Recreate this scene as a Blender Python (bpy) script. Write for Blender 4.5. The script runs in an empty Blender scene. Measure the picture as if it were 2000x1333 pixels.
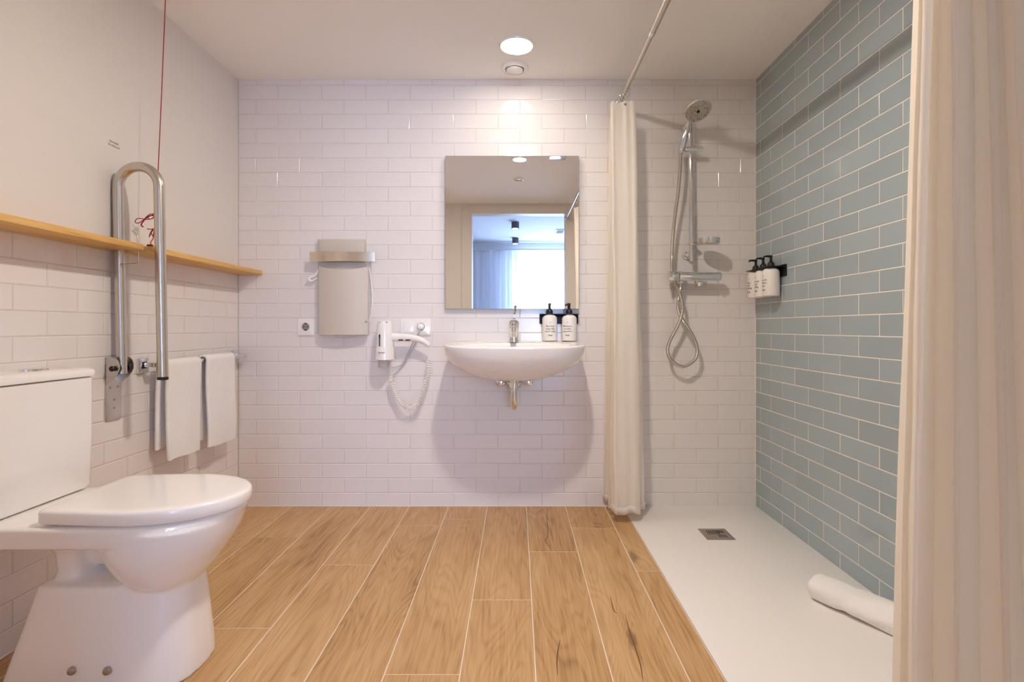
import bpy, bmesh, math, random
from mathutils import Vector, Matrix
random.seed(11)
C = bpy.context.scene.collection
PI = math.pi
DIST, EYE, FOC = 2.844, 0.943, 1055.0          # camera distance to the rear wall, eye height, focal length in pixels
XL, XR, HC = -1.466, 1.259, 2.25               # left wall, right wall, ceiling height


def Y(z):
    return z - DIST


def P(px, py, z):
    """a point of the room at distance z in front of the camera"""
    return Vector(((px - 1009) * z / FOC, z - DIST, EYE - (py - 640) * z / FOC))


# ---------------------------------------------------------------- materials
def lin(h):
    out = []
    for i in (0, 2, 4):
        c = int(h[i:i + 2], 16) / 255
        out.append(c / 12.92 if c <= .04045 else ((c + .055) / 1.055) ** 2.4)
    return tuple(out) + (1,)


def mat(name, col, rough=.5, metal=0., spec=.5, bump=None, coat=0., trans=0., sss=0.):
    m = bpy.data.materials.new(name)
    m.use_nodes = True
    nt = m.node_tree
    b = nt.nodes['Principled BSDF']
    b.inputs['Base Color'].default_value = lin(col) if isinstance(col, str) else tuple(col) + (1,)
    b.inputs['Roughness'].default_value = rough
    b.inputs['Metallic'].default_value = metal
    b.inputs['Specular IOR Level'].default_value = spec
    b.inputs['Coat Weight'].default_value = coat
    if bump:
        sc, st, dist = bump
        tc = nt.nodes.new('ShaderNodeTexCoord')
        n = nt.nodes.new('ShaderNodeTexNoise')
        n.inputs['Scale'].default_value = sc
        n.inputs['Detail'].default_value = 3
        bp = nt.nodes.new('ShaderNodeBump')
        bp.inputs['Strength'].default_value = st
        bp.inputs['Distance'].default_value = dist
        nt.links.new(tc.outputs['Object'], n.inputs['Vector'])
        nt.links.new(n.outputs['Fac'], bp.inputs['Height'])
        nt.links.new(bp.outputs['Normal'], b.inputs['Normal'])
    return m


def varied(m, amount=.06):
    """per-tile brightness variation from the face attribute 'piece'"""
    nt = m.node_tree
    b = nt.nodes['Principled BSDF']
    base = b.inputs['Base Color'].default_value[:]
    a = nt.nodes.new('ShaderNodeAttribute')
    a.attribute_name = 'piece'
    mr = nt.nodes.new('ShaderNodeMapRange')
    mr.inputs['To Min'].default_value = 1 - amount
    mr.inputs['To Max'].default_value = 1 + amount
    mx = nt.nodes.new('ShaderNodeVectorMath')
    mx.operation = 'SCALE'
    mx.inputs[0].default_value = base[:3]
    nt.links.new(a.outputs['Fac'], mr.inputs['Value'])
    nt.links.new(mr.outputs['Result'], mx.inputs['Scale'])
    nt.links.new(mx.outputs['Vector'], b.inputs['Base Color'])
    return m


def emit(name, col, s):
    m = bpy.data.materials.new(name)
    m.use_nodes = True
    nt = m.node_tree
    nt.nodes.clear()
    e = nt.nodes.new('ShaderNodeEmission')
    e.inputs['Color'].default_value = tuple(col) + (1,)
    e.inputs['Strength'].default_value = s
    o = nt.nodes.new('ShaderNodeOutputMaterial')
    nt.links.new(e.outputs[0], o.inputs['Surface'])
    return m


def cloth(name, col, translucent=.3, clear=0., scale=600, bst=.15, dist=.002):
    m = bpy.data.materials.new(name)
    m.use_nodes = True
    nt = m.node_tree
    b = nt.nodes['Principled BSDF']
    b.inputs['Base Color'].default_value = lin(col)
    b.inputs['Roughness'].default_value = .9
    b.inputs['Specular IOR Level'].default_value = .15
    out = nt.nodes['Material Output']
    tc = nt.nodes.new('ShaderNodeTexCoord')
    n = nt.nodes.new('ShaderNodeTexNoise')
    n.inputs['Scale'].default_value = scale
    n.inputs['Detail'].default_value = 2
    bp = nt.nodes.new('ShaderNodeBump')
    bp.inputs['Strength'].default_value = bst
    bp.inputs['Distance'].default_value = dist
    nt.links.new(tc.outputs['Object'], n.inputs['Vector'])
    nt.links.new(n.outputs['Fac'], bp.inputs['Height'])
    nt.links.new(bp.outputs['Normal'], b.inputs['Normal'])
    last = b.outputs[0]
    if translucent:
        t = nt.nodes.new('ShaderNodeBsdfTranslucent')
        t.inputs['Color'].default_value = lin(col)
        mx = nt.nodes.new('ShaderNodeMixShader')
        mx.inputs[0].default_value = translucent
        nt.links.new(last, mx.inputs[1])
        nt.links.new(t.outputs[0], mx.inputs[2])
        last = mx.outputs[0]
    if clear:
        t = nt.nodes.new('ShaderNodeBsdfTransparent')
        mx = nt.nodes.new('ShaderNodeMixShader')
        mx.inputs[0].default_value = clear
        nt.links.new(last, mx.inputs[1])
        nt.links.new(t.outputs[0], mx.inputs[2])
        last = mx.outputs[0]
    nt.links.new(last, out.inputs['Surface'])
    return m


def wood(name, dark, mid, light, rough, along=(1, 0, 0), knots=True, fine=1.):
    """oak: long fibres plus cathedral contour lines of a stretched noise, shifted per board by the attribute 'piece'"""
    m = bpy.data.materials.new(name)
    m.use_nodes = True
    nt = m.node_tree
    N, L = nt.nodes.new, nt.links.new
    b = nt.nodes['Principled BSDF']
    b.inputs['Roughness'].default_value = rough
    b.inputs['Specular IOR Level'].default_value = .4
    tc = N('ShaderNodeTexCoord')
    at = N('ShaderNodeAttribute')
    at.attribute_name = 'piece'
    sh = N('ShaderNodeVectorMath'); sh.operation = 'SCALE'
    sh.inputs[0].default_value = (37.1, 91.7, 13.3)
    L(at.outputs['Fac'], sh.inputs['Scale'])
    ad = N('ShaderNodeVectorMath')
    L(tc.outputs['Object'], ad.inputs[0]); L(sh.outputs[0], ad.inputs[1])

    def scaled(v):
        s = N('ShaderNodeVectorMath'); s.operation = 'MULTIPLY'
        s.inputs[1].default_value = v
        L(ad.outputs[0], s.inputs[0])
        return s.outputs[0]

    def axis(across, length):
        return tuple(length if a else across for a in along)

    def noise(vec, scale, det, dist=0.):
        n = N('ShaderNodeTexNoise')
        n.inputs['Scale'].default_value = scale
        n.inputs['Detail'].default_value = det
        n.inputs['Distortion'].default_value = dist
        L(vec, n.inputs['Vector'])
        return n.outputs['Fac']

    def math_(op, a, bv=None, c=None):
        n = N('ShaderNodeMath'); n.operation = op
        for i, v in enumerate((a, bv, c)):
            if v is None:
                continue
            if isinstance(v, (int, float)):
                n.inputs[i].default_value = v
            else:
                L(v, n.inputs[i])
        return n.outputs[0]
    fib = noise(scaled(axis(150 * fine, 5)), 1, 4)
    broad = noise(scaled(axis(5.5, .8)), 1, 2, .4)
    rings = math_('SINE', math_('MULTIPLY', broad, 150 * fine))
    rings = math_('POWER', math_('MULTIPLY_ADD', rings, .5, .5), 2.2)
    tone = noise(scaled(axis(9, 1.6)), 1, 3)
    f = math_('MULTIPLY_ADD', fib, .55, math_('MULTIPLY', rings, -.10))
    f = math_('ADD', f, math_('MULTIPLY', tone, .55))
    f = math_('ADD', f, math_('MULTIPLY_ADD', at.outputs['Fac'], .10, -.02))
    ramp = N('ShaderNodeValToRGB')
    ramp.color_ramp.elements[0].position = .25
    ramp.color_ramp.elements[0].color = lin(dark)
    ramp.color_ramp.elements[1].position = .75
    ramp.color_ramp.elements[1].color = lin(light)
    e = ramp.color_ramp.elements.new(.48)
    e.color = lin(mid)
    L(f, ramp.inputs[0])
    col = ramp.outputs[0]
    if knots:
        vo = N('ShaderNodeTexVoronoi')
        vo.inputs['Scale'].default_value = 1
        vo.inputs['Randomness'].default_value = 1
        L(scaled(axis(4.4, 1.25)), vo.inputs['Vector'])
        wob = noise(scaled(axis(26, 9)), 1, 3)
        dk = math_('ADD', vo.outputs['Distance'], math_('MULTIPLY', math_('SUBTRACT', wob, .5), .22))
        k = N('ShaderNodeMapRange')
        k.inputs['From Min'].default_value = .035
        k.inputs['From Max'].default_value = .085
        k.inputs['To Min'].default_value = .62
        k.inputs['To Max'].default_value = 0
        L(dk, k.inputs['Value'])
        mx = N('ShaderNodeMix'); mx.data_type = 'RGBA'
        mx.inputs['B'].default_value = lin('5a3f28')
        L(k.outputs[0], mx.inputs['Factor']); L(col, mx.inputs['A'])
        col = mx.outputs['Result']
    L(col, b.inputs['Base Color'])
    bp = N('ShaderNodeBump')
    bp.inputs['Strength'].default_value = .12
    bp.inputs['Distance'].default_value = .001
    L(fib, bp.inputs['Height']); L(bp.outputs[0], b.inputs['Normal'])
    return m


M = {
    'plaster': mat('white_plaster', 'e6e1dc', .85, bump=(220, .05, .001), spec=.2),
    'ceil': mat('ceiling_paint', 'f8f5f2', .9, spec=.15),
    'tile': varied(mat('white_glazed_tile', 'e8e2df', .13, bump=(9, .05, .004)), .012),
    'grout': mat('pale_grout', 'd3ccc6', .9),
    'blue': varied(mat('blue_grey_glazed_tile', 'a2b1b6', .09, bump=(14, .16, .008)), .05),
    'blue_grout': mat('cream_grout', 'e9e3d8', .9),
    'floor_grout': mat('floor_grout', 'e8dfd0', .9),
    'oakfloor': wood('oak_plank_porcelain', '8a6740', 'bd9462', 'd3ae7e', .42, (0, 1, 0), True),
    'oakshelf': wood('oak_board', 'bd8a48', 'd9a95f', 'e8be7a', .5, (0, 1, 0), False, .8),
    'ceramic': mat('white_ceramic', 'f3f0ed', .08, coat=.3),
    'plastic': mat('white_plastic', 'f2efec', .13),
    'greyplastic': mat('grey_plastic', 'bfbcb8', .35),
    'tray': mat('matt_white_tray', 'f0ece8', .45, bump=(400, .06, .001)),
    'steel': mat('brushed_steel', (.62, .57, .51), .27, 1.),
    'chrome': mat('chrome', (.80, .80, .80), .06, 1.),
    'satin': mat('satin_drain_steel', (.45, .41, .36), .33, 1.),
    'dark': mat('dark_slot', '17130f', .6),
    'black': mat('black_metal', '101014', .38),
    'navy': mat('dark_navy_plastic', '14171f', .33),
    'bottle': mat('cream_bottle', 'f1ece6', .3),
    'ink': mat('grey_ink', '4a4640', .7),
    'paleink': mat('pale_grey_ink', 'b3aaa2', .8),
    'red': mat('red_cord', 'a31f25', .7),
    'towel': cloth('white_terry', 'f5f3f1', 0., 0., 260, .8, .003),
    'curtain': cloth('cream_curtain_cloth', 'faf5ec', .48, 0., 900, .1),
    'sheer': cloth('sheer_cloth', 'f2f4fb', .5, .42, 500, .1),
    'beige': mat('beige_enamel', 'cfc4b6', .45),
    'band': mat('champagne_steel', (.80, .74, .64), .2, 1.),
    'mirror': mat('mirror_glass', (.93, .93, .92), .0, 1.),
    'edge': mat('mirror_edge', 'c9cfcc', .15, .6),
    'joinery': mat('cream_joinery', 'e0dbd4', .45),
    'lamp': emit('lamp_diffuser', (1., .90, .79), 740),
    'lampnear': emit('lamp_diffuser_by_the_basin', (1., .90, .79), 44),
    'spot': emit('spot_lens', (1., .95, .88), 6),
    'bedwall': mat('bedroom_paint', 'dfe0e4', .85),
    'bedfloor': mat('bedroom_floor', 'a58f74', .6),
}
# spray plate of the hand shower: grey plate with a dense field of dark nozzles
sp = mat('spray_plate', 'b9b3aa', .4, .3)
nt = sp.node_tree
vo = nt.nodes.new('ShaderNodeTexVoronoi'); vo.inputs['Scale'].default_value = 130
tc = nt.nodes.new('ShaderNodeTexCoord')
rp = nt.nodes.new('ShaderNodeValToRGB')
rp.color_ramp.elements[0].position = .25; rp.color_ramp.elements[0].color = lin('6e675e')
rp.color_ramp.elements[1].position = .38; rp.color_ramp.elements[1].color = lin('c4bdb2')
nt.links.new(tc.outputs['Object'], vo.inputs['Vector'])
nt.links.new(vo.outputs['Distance'], rp.inputs[0])
nt.links.new(rp.outputs[0], nt.nodes['Principled BSDF'].inputs['Base Color'])
M['spray'] = sp
# window pane: clear with a faint reflection
gl = bpy.data.materials.new('window_glass'); gl.use_nodes = True
nt = gl.node_tree; nt.nodes.clear()
a = nt.nodes.new('ShaderNodeBsdfTransparent'); g = nt.nodes.new('ShaderNodeBsdfGlossy'); g.inputs['Roughness'].default_value = .02
x = nt.nodes.new('ShaderNodeMixShader'); x.inputs[0].default_value = .06; o = nt.nodes.new('ShaderNodeOutputMaterial')
nt.links.new(a.outputs[0], x.inputs[1]); nt.links.new(g.outputs[0], x.inputs[2]); nt.links.new(x.outputs[0], o.inputs[0])
M['glass'] = gl


# ---------------------------------------------------------------- objects
def thing(name, label, cat, loc, group=None):
    o = bpy.data.objects.new(name, None)
    o.empty_display_size = .05
    C.objects.link(o)
    o.location = Vector(loc)
    o['label'] = label
    o['category'] = cat
    if group:
        o['group'] = group
    return o


def obj(name, bm, mats, parent=None, smooth=True, angle=38, label=None):
    me = bpy.data.meshes.new(name)
    if parent is not None:
        r = parent
        while r.parent is not None:
            r = r.parent
        off = Vector(r.location)
    else:
        vs = [v.co for v in bm.verts]
        off = Vector(((min(v.x for v in vs) + max(v.x for v in vs)) / 2, (min(v.y for v in vs) + max(v.y for v in vs)) / 2, min(v.z for v in vs)))
    bmesh.ops.translate(bm, verts=bm.verts, vec=-off)
    bmesh.ops.recalc_face_normals(bm, faces=bm.faces) if not bm.faces.layers.float.get('piece') else None
    bm.to_mesh(me)
    bm.free()
    for m in (mats if isinstance(mats, (list, tuple)) else [mats]):
        me.materials.append(m)
    if smooth:
        for p in me.polygons:
            p.use_smooth = True
        me.set_sharp_from_angle(angle=math.radians(angle))
    o = bpy.data.objects.new(name, me)
    C.objects.link(o)
    if parent is not None:
        o.parent = parent
    else:
        o.location = off
    if label:
        o['label'] = label
    return o


def tag(o, label, cat, group=None):
    o['label'] = label
    o['category'] = cat
    if group:
        o['group'] = group
    return o


def struct(name, bm, mats, smooth=False):
    o = obj(name, bm, mats, None, smooth)
    o['kind'] = 'structure'
    return o


def new():
    return bmesh.new()


def box(bm, lo, hi, bev=0., seg=2, mi=0):
    lo, hi = Vector(lo), Vector(hi)
    r = bmesh.ops.create_cube(bm, size=1)
    vs = r['verts']
    for v in vs:
        v.co = Vector(((lo.x + hi.x) / 2 + v.co.x * (hi.x - lo.x), (lo.y + hi.y) / 2 + v.co.y * (hi.y - lo.y), (lo.z + hi.z) / 2 + v.co.z * (hi.z - lo.z)))
    fs = set(f for v in vs for f in v.link_faces)
    for f in fs:
        f.material_index = mi
    if bev:
        es = list(set(e for v in vs for e in v.link_edges))
        bmesh.ops.bevel(bm, geom=es, offset=bev, segments=seg, profile=.5, affect='EDGES')
    return bm


def loft(bm, rings, cap0=True, cap1=True, closed=True, mi=0):
    R = [[bm.verts.new(p) for p in r] for r in rings]
    n = len(R[0])
    for a, b in zip(R[:-1], R[1:]):
        for i in range(n if closed else n - 1):
            j = (i + 1) % n
            f = bm.faces.new((a[i], a[j], b[j], b[i]))
            f.material_index = mi
    if closed and cap0:
        bm.faces.new(list(reversed(R[0]))).material_index = mi
    if closed and cap1:
        bm.faces.new(R[-1]).material_index = mi
    return bm


def frame_of(d):
    d = Vector(d).normalized()
    up = Vector((0, 0, 1)) if abs(d.z) < .9 else Vector((1, 0, 0))
    u = d.cross(up).normalized()
    return d, u, u.cross(d).normalized()


def lathe(bm, prof, base, axis=(0, 0, 1), n=32, mi=0):
    """prof: (radius, height along axis)"""
    d, u, w = frame_of(axis)
    base = Vector(base)
    rings = []
    for r, h in prof:
        r = max(r, 1e-5)
        rings.append([base + d * h + u * (r * math.cos(2 * PI * i / n)) + w * (r * math.sin(2 * PI * i / n)) for i in range(n)])
    return loft(bm, rings, mi=mi)


def cyl(bm, a, b, r, n=24, bev=.0, mi=0):
    a, b = Vector(a), Vector(b)
    L = (b - a).length
    bev = bev or r * .08
    return lathe(bm, [(r - bev, 0), (r, bev), (r, L - bev), (r - bev, L)], a, b - a, n, mi)


def spline(pts, k=8, closed=False):
    pts = [Vector(p) for p in pts]
    n = len(pts)
    out = []
    for i in range(n if closed else n - 1):
        p1, p2 = pts[i], pts[(i + 1) % n]
        p0 = pts[(i - 1) % n] if closed or i > 0 else p1 * 2 - p2
        p3 = pts[(i + 2) % n] if closed or i + 2 < n else p2 * 2 - p1
        for j in range(k):
            t = j / k
            out.append(.5 * ((2 * p1) + (p2 - p0) * t + (2 * p0 - 5 * p1 + 4 * p2 - p3) * t * t + (3 * p1 - p0 - 3 * p2 + p3) * t ** 3))
    if not closed:
        out.append(pts[-1])
    return out


def tube(bm, pts, r, n=10, mi=0):
    pts = [Vector(p) for p in pts]
    m = len(pts)
    rad = r if isinstance(r, (list, tuple)) else [r] * m
    rings = []
    u = None
    for i, p in enumerate(pts):
        d = (pts[min(i + 1, m - 1)] - pts[max(i - 1, 0)])
        d = d.normalized() if d.length > 1e-9 else Vector((0, 0, 1))
        if u is None:
            _, u, _ = frame_of(d)
        u = (u - d * u.dot(d))
        u = u.normalized() if u.length > 1e-6 else frame_of(d)[1]
        w = d.cross(u)
        rings.append([p + u * (rad[i] * math.cos(2 * PI * k / n)) + w * (rad[i] * math.sin(2 * PI * k / n)) for k in range(n)])
    return loft(bm, rings, mi=mi)


def rrect(w, h, r, n=6, cx=0., cy=0.):
    """rounded rectangle outline, w by h"""
    out = []
    for k, (sx, sy) in enumerate(((1, 1), (-1, 1), (-1, -1), (1, -1))):
        for i in range(n + 1):
            a = PI / 2 * (k + i / n)
            out.append((cx + sx * (w / 2 - r) + r * math.cos(a), cy + sy * (h / 2 - r) + r * math.sin(a)))
    return out


def prism(bm, poly, to3, t0, t1, bev=0., mi=0):
    """outline extruded from t0 to t1; to3(a, b, t) -> point; bev shrinks the far face a little for a rounded edge"""
    cx = sum(p[0] for p in poly) / len(poly)
    cy = sum(p[1] for p in poly) / len(poly)

    def ring(t, ins):
        out = []
        for a, b in poly:
            d = math.hypot(a - cx, b - cy)
            k = max(0, d - ins) / d if d else 1
            out.append(Vector(to3(cx + (a - cx) * k, cy + (b - cy) * k, t)))
        return out
    s = 1 if t1 > t0 else -1
    if bev:
        return loft(bm, [ring(t0, 0), ring(t1 - s * bev, 0), ring(t1 - s * bev * .3, bev * .3), ring(t1, bev)], mi=mi)
    return loft(bm, [ring(t0, 0), ring(t1, 0)], mi=mi)


def super_ring(N, cx, cy, w, hf, hb, nf, nb, z):
    """closed outline: half-width w along x, front length hf (+y), back length hb (-y), superellipse exponents"""
    out = []
    for i in range(N):
        a = 2 * PI * i / N
        c, s = math.cos(a), math.sin(a)
        n = nf if s >= 0 else nb
        X = math.copysign(abs(c) ** (2 / n), c) * w
        Yv = math.copysign(abs(s) ** (2 / n), s) * (hf if s >= 0 else hb)
        out.append((cx + X, cy + Yv, z))
    return out


def sheet(bm, f, nu, nv, mi=0):
    g = [[bm.verts.new(f(i / nu, j / nv)) for i in range(nu + 1)] for j in range(nv + 1)]
    for j in range(nv):
        for i in range(nu):
            bm.faces.new((g[j][i], g[j][i + 1], g[j + 1][i + 1], g[j + 1][i])).material_index = mi
    return bm


def lettering(bm, text, size, place, bold=False):
    """flat letters; place(x, y) -> point on the surface"""
    cu = bpy.data.curves.new('lettering', 'FONT')
    cu.body = text
    cu.size = size
    cu.align_x = 'CENTER'
    cu.resolution_u = 2
    cu.offset = size * (.03 if bold else .012)
    o = bpy.data.objects.new('lettering', cu)
    C.objects.link(o)
    dg = bpy.context.evaluated_depsgraph_get()
    dg.update()
    me = bpy.data.meshes.new_from_object(o.evaluated_get(dg))
    bpy.data.objects.remove(o)
    vs = [bm.verts.new(place(v.co.x, v.co.y)) for v in me.vertices]
    for p in me.polygons:
        try:
            bm.faces.new([vs[i] for i in p.vertices])
        except ValueError:
            pass
    bpy.data.meshes.remove(me)
    bpy.data.curves.remove(cu)


def mods(o, solid=0., sub=0):
    if solid:
        m = o.modifiers.new('thickness', 'SOLIDIFY')
        m.thickness = solid
        m.offset = 0
    if sub:
        m = o.modifiers.new('smooth', 'SUBSURF')
        m.levels = m.render_levels = sub
    return o


# ---------------------------------------------------------------- the room
def tiles(bm, O, U, V, Nn, u0, u1, v0, v1, pu, pv, ju, jv, gap, bev, rise, tilt, mi, parity=0):
    """running-bond tiles on a plane: joints at jv + k*pv and, on rows of even k, at ju + n*pu (odd rows shifted by half)"""
    O, U, V, Nn = Vector(O), Vector(U), Vector(V), Vector(Nn)
    lay = bm.faces.layers.float.get('piece') or bm.faces.layers.float.new('piece')
    k0 = math.floor((v0 - jv) / pv)
    k = k0
    while jv + k * pv < v1 - 1e-6:
        a, b = max(v0, jv + k * pv), min(v1, jv + (k + 1) * pv)
        off = ju + (pu / 2 if (k + parity) % 2 else 0)
        n = math.floor((u0 - off) / pu)
        while off + n * pu < u1 - 1e-6:
            c, d = max(u0, off + n * pu), min(u1, off + (n + 1) * pu)
            n += 1
            c2, d2, a2, b2 = c + gap / 2, d - gap / 2, a + gap / 2, b - gap / 2
            if d2 - c2 < .008 or b2 - a2 < .006:
                continue
            bb = min(bev, (d2 - c2) * .3, (b2 - a2) * .3)
            tu, tv = random.uniform(-tilt, tilt), random.uniform(-tilt, tilt)
            lo = [O + U * p + V * q - Nn * rise for p, q in ((c2, a2), (d2, a2), (d2, b2), (c2, b2))]
            hi = []
            for p, q, su, sv in ((c2 + bb, a2 + bb, -1, -1), (d2 - bb, a2 + bb, 1, -1), (d2 - bb, b2 - bb, 1, 1), (c2 + bb, b2 - bb, -1, 1)):
                hi.append(O + U * p + V * q + Nn * (tu * su * (d2 - c2) / 2 + tv * sv * (b2 - a2) / 2))
            lo = [bm.verts.new(p) for p in lo]
            hi = [bm.verts.new(p) for p in hi]
            r = random.random()
            fs = [bm.faces.new(hi)]
            for i in range(4):
                fs.append(bm.faces.new((lo[i], lo[(i + 1) % 4], hi[(i + 1) % 4], hi[i])))
            for f in fs:
                f[lay] = r
                f.material_index = mi
        k += 1


def fix_normals(bm, Nn):
    Nn = Vector(Nn)
    for f in bm.faces:
        f.normal_update()
        if f.normal.dot(Nn) < -.2:
            f.normal_flip()


YD = Y(-.06)                                   # inner face of the wall with the door, just behind the camera
TX = .557                                       # left edge of the shower tray
SHELF = 1.2206
# rear wall: white running-bond tiles over its full height
bm = new()
tiles(bm, (0, 0, 0), (1, 0, 0), (0, 0, 1), (0, -1, 0), XL, XR, 0, HC, .2318, .0767, -.9101, .8387, .0022, .0025, .0014, .006, 1)
fix_normals(bm, (0, -1, 0))
box(bm, (XL - .12, .0014, -.05), (XR + .12, .12, HC + .1), mi=0)
struct('wall_rear', bm, [M['grout'], M['tile']])
# left wall: tiles to the shelf, painted plaster above
bm = new()
tiles(bm, (XL, 0, 0), (0, 1, 0), (0, 0, 1), (1, 0, 0), YD, 0, 0, SHELF, .2318, .0767, -1.272, .8387, .0022, .0025, .0014, .0018, 1)
fix_normals(bm, (1, 0, 0))
box(bm, (XL - .12, YD, -.05), (XL - .0014, 0, SHELF), mi=0)
box(bm, (XL - .12, YD, SHELF), (XL, 0, HC + .1), mi=2)
struct('wall_left', bm, [M['grout'], M['tile'], M['plaster']])
# right wall: glossy blue tiles along the shower, plaster nearer the door
YB = Y(1.52)
bm = new()
tiles(bm, (XR, 0, 0), (0, 1, 0), (0, 0, 1), (-1, 0, 0), YB, 0, 0, HC, .2285, .0768, -.054 - .2285 * 6, .912, .0040, .0012, .0012, .006, 1)
fix_normals(bm, (-1, 0, 0))
box(bm, (XR + .0012, YB, -.05), (XR + .12, 0, HC + .1), mi=0)
box(bm, (XR, YD, -.05), (XR + .12, YB, HC + .1), mi=2)
struct('wall_right', bm, [M['blue_grout'], M['blue'], M['plaster']])
# slim white corner joint between the white and the blue tiles
bm = new(); box(bm, (XR - .004, -.004, 0), (XR, 0, HC))
struct('trim_1', bm, M['blue_grout'])
bm = new(); box(bm, (XL, -.0035, 0), (TX, 0, .0045), .001); box(bm, (XL, YD, 0), (XL + .0035, 0, .0045), .001)
struct('trim_2', bm, M['blue_grout'])
bm = new(); box(bm, (XL - .12, YD - .12, HC), (XR + .12, .12, HC + .12))
struct('ceiling', bm, M['ceil'])
# floor of oak-look planks, joints as in the photograph
bm = new()
prnd = random.Random(4)
lay = bm.faces.layers.float.new('piece')
x0, pw, pl, g = -.154, .2057, 1.19, .0031
ends = {0: -.974, 1: -.573, 2: -.306, 3: -.754, -1: -1.376, -2: -.273, -3: -.70, -4: -1.15, -5: -.42, -6: -.85, -7: -.2}
for col in range(-7, 4):
    xa, xb = x0 + col * pw, x0 + (col + 1) * pw
    xa, xb = max(xa, XL), min(xb, TX)
    if xb - xa < .01:
        continue
    e = ends[col]
    ys = sorted(e + n * pl for n in range(-3, 3))
    ys = [YD - .12] + [y for y in ys if YD - .12 < y < 0] + [0]
    for ya, yb in zip(ys[:-1], ys[1:]):
        r = prnd.random()
        b = .0012
        lo = [bm.verts.new(p) for p in ((xa + g / 2, ya + g / 2, -.0012), (xb - g / 2, ya + g / 2, -.0012), (xb - g / 2, yb - g / 2, -.0012), (xa + g / 2, yb - g / 2, -.0012))]
        hi = [bm.verts.new(p) for p in ((xa + g / 2 + b, ya + g / 2 + b, 0), (xb - g / 2 - b, ya + g / 2 + b, 0), (xb - g / 2 - b, yb - g / 2 - b, 0), (xa + g / 2 + b, yb - g / 2 - b, 0))]
        fs = [bm.faces.new(hi)] + [bm.faces.new((lo[i], lo[(i + 1) % 4], hi[(i + 1) % 4], hi[i])) for i in range(4)]
        for f in fs:
            f[lay] = r
            f.material_index = 1
fix_normals(bm, (0, 0, 1))
for crack in (((1068, 995), (1069, 1020), (1070, 1047), (1065, 1056), (1072, 1068), (1078, 1077)), ((1192, 1165), (1200, 1195), (1215, 1200)), ((1221, 1200), (1230, 1235), (1242, 1270), (1251, 1300), (1256, 1332)), ((1094, 1250), (1088, 1285), (1089, 1320))):
    pts = spline([P(a, b, EYE * FOC / (b - 640)) for a, b in crack], 6)
    nn = len(pts)
    ra, rb = [], []
    for i, p in enumerate(pts):
        wd = .0019 * math.sin(PI * (i + .5) / nn) ** .5
        ra.append((p.x - wd, p.y, .0004)); rb.append((p.x + wd, p.y, .0004))
    loft(bm, [ra, rb], closed=False, mi=2)
for f in bm.faces:
    if f.material_index == 2 and f.normal.z < 0:
        f.normal_flip()
box(bm, (XL - .12, YD - .12, -.1), (XR + .12, .12, -.0012), mi=0)
struct('floor', bm, [M['floor_grout'], M['oakfloor'], mat('wood_crack_print', '6d4a2c', .5)])
# wall with the doorway behind the camera, seen in the mirror
DX0, DX1, DZ = -.470, .512, 2.140
bm = new()
box(bm, (XL - .12, YD - .12, -.05), (DX0 - .035, YD, HC + .1))
box(bm, (DX1 + .035, YD - .12, -.05), (XR + .12, YD, HC + .1))
box(bm, (DX0 - .035, YD - .12, DZ + .035), (DX1 + .035, YD, HC + .1))
struct('wall_door', bm, M['plaster'])
bm = new()
for s, xx in ((-1, DX0), (1, DX1)):
    a, b = sorted((xx, xx + s * .035))
    box(bm, (a, YD - .13, 0), (b, YD + .008, DZ), .002)
    a, b = sorted((xx + s * .02, xx + s * .11))
    box(bm, (a, YD, 0), (b, YD + .014, DZ + .085), .003)
box(bm, (DX0 - .035, YD - .13, DZ), (DX1 + .035, YD + .008, DZ + .035), .002)
box(bm, (DX0 - .02, YD, DZ + .02), (DX1 + .02, YD + .0139, DZ + .085), .003)
struct('door_1', bm, M['joinery'])

# bedroom beyond the doorway, seen in the mirror
BY, BZ = Y(-4.33), 2.5
bm = new(); box(bm, (-2.4, BY - .2, -.1), (2.4, YD - .12, 0)); struct('floor_bedroom', bm, M['bedfloor'])
bm = new(); box(bm, (-2.4, BY - .2, BZ), (2.4, YD - .12, BZ + .1)); struct('ceiling_bedroom', bm, M['bedwall'])
bm = new(); box(bm, (-2.5, BY - .2, -.05), (-2.4, YD - .12, BZ + .1)); struct('wall_bedroom_left', bm, M['bedwall'])
bm = new(); box(bm, (2.4, BY - .2, -.05), (2.5, YD - .12, BZ + .1)); struct('wall_bedroom_right', bm, M['bedwall'])
WX0, WX1, WZ0, WZ1 = .03, 1.75, .15, 2.3
bm = new()
box(bm, (-2.4, BY - .2, 0), (WX0, BY, BZ)); box(bm, (WX1, BY - .2, 0), (2.4, BY, BZ))
box(bm, (WX0, BY - .2, 0), (WX1, BY, WZ0)); box(bm, (WX0, BY - .2, WZ1), (WX1, BY, BZ))
struct('wall_bedroom_window', bm, M['bedwall'])
bm = new()                                       # near side of the bedroom beside the bathroom wall
box(bm, (-2.4, YD - .12, -.05), (XL - .12, YD - .02, BZ)); box(bm, (XR + .12, YD - .12, -.05), (2.4, YD - .02, BZ))
box(bm, (XL - .12, YD - .12, HC + .1), (XR + .12, YD - .02, BZ))
struct('wall_bedroom_near', bm, M['bedwall'])
w = bpy.data.objects.new('window_1', None); C.objects.link(w); w.location = (WX0, BY, WZ0); w['kind'] = 'structure'
bm = new()
for a, b in (((WX0, WZ0), (WX0 + .05, WZ1)), ((WX1 - .05, WZ0), (WX1, WZ1)), ((WX0, WZ0), (WX1, WZ0 + .05)), ((WX0, WZ1 - .05), (WX1, WZ1)), (((WX0 + WX1) / 2 - .03, WZ0), ((WX0 + WX1) / 2 + .03, WZ1))):
    box(bm, (a[0], BY - .12, a[1]), (b[0], BY - .06, b[1]), .004)
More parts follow.
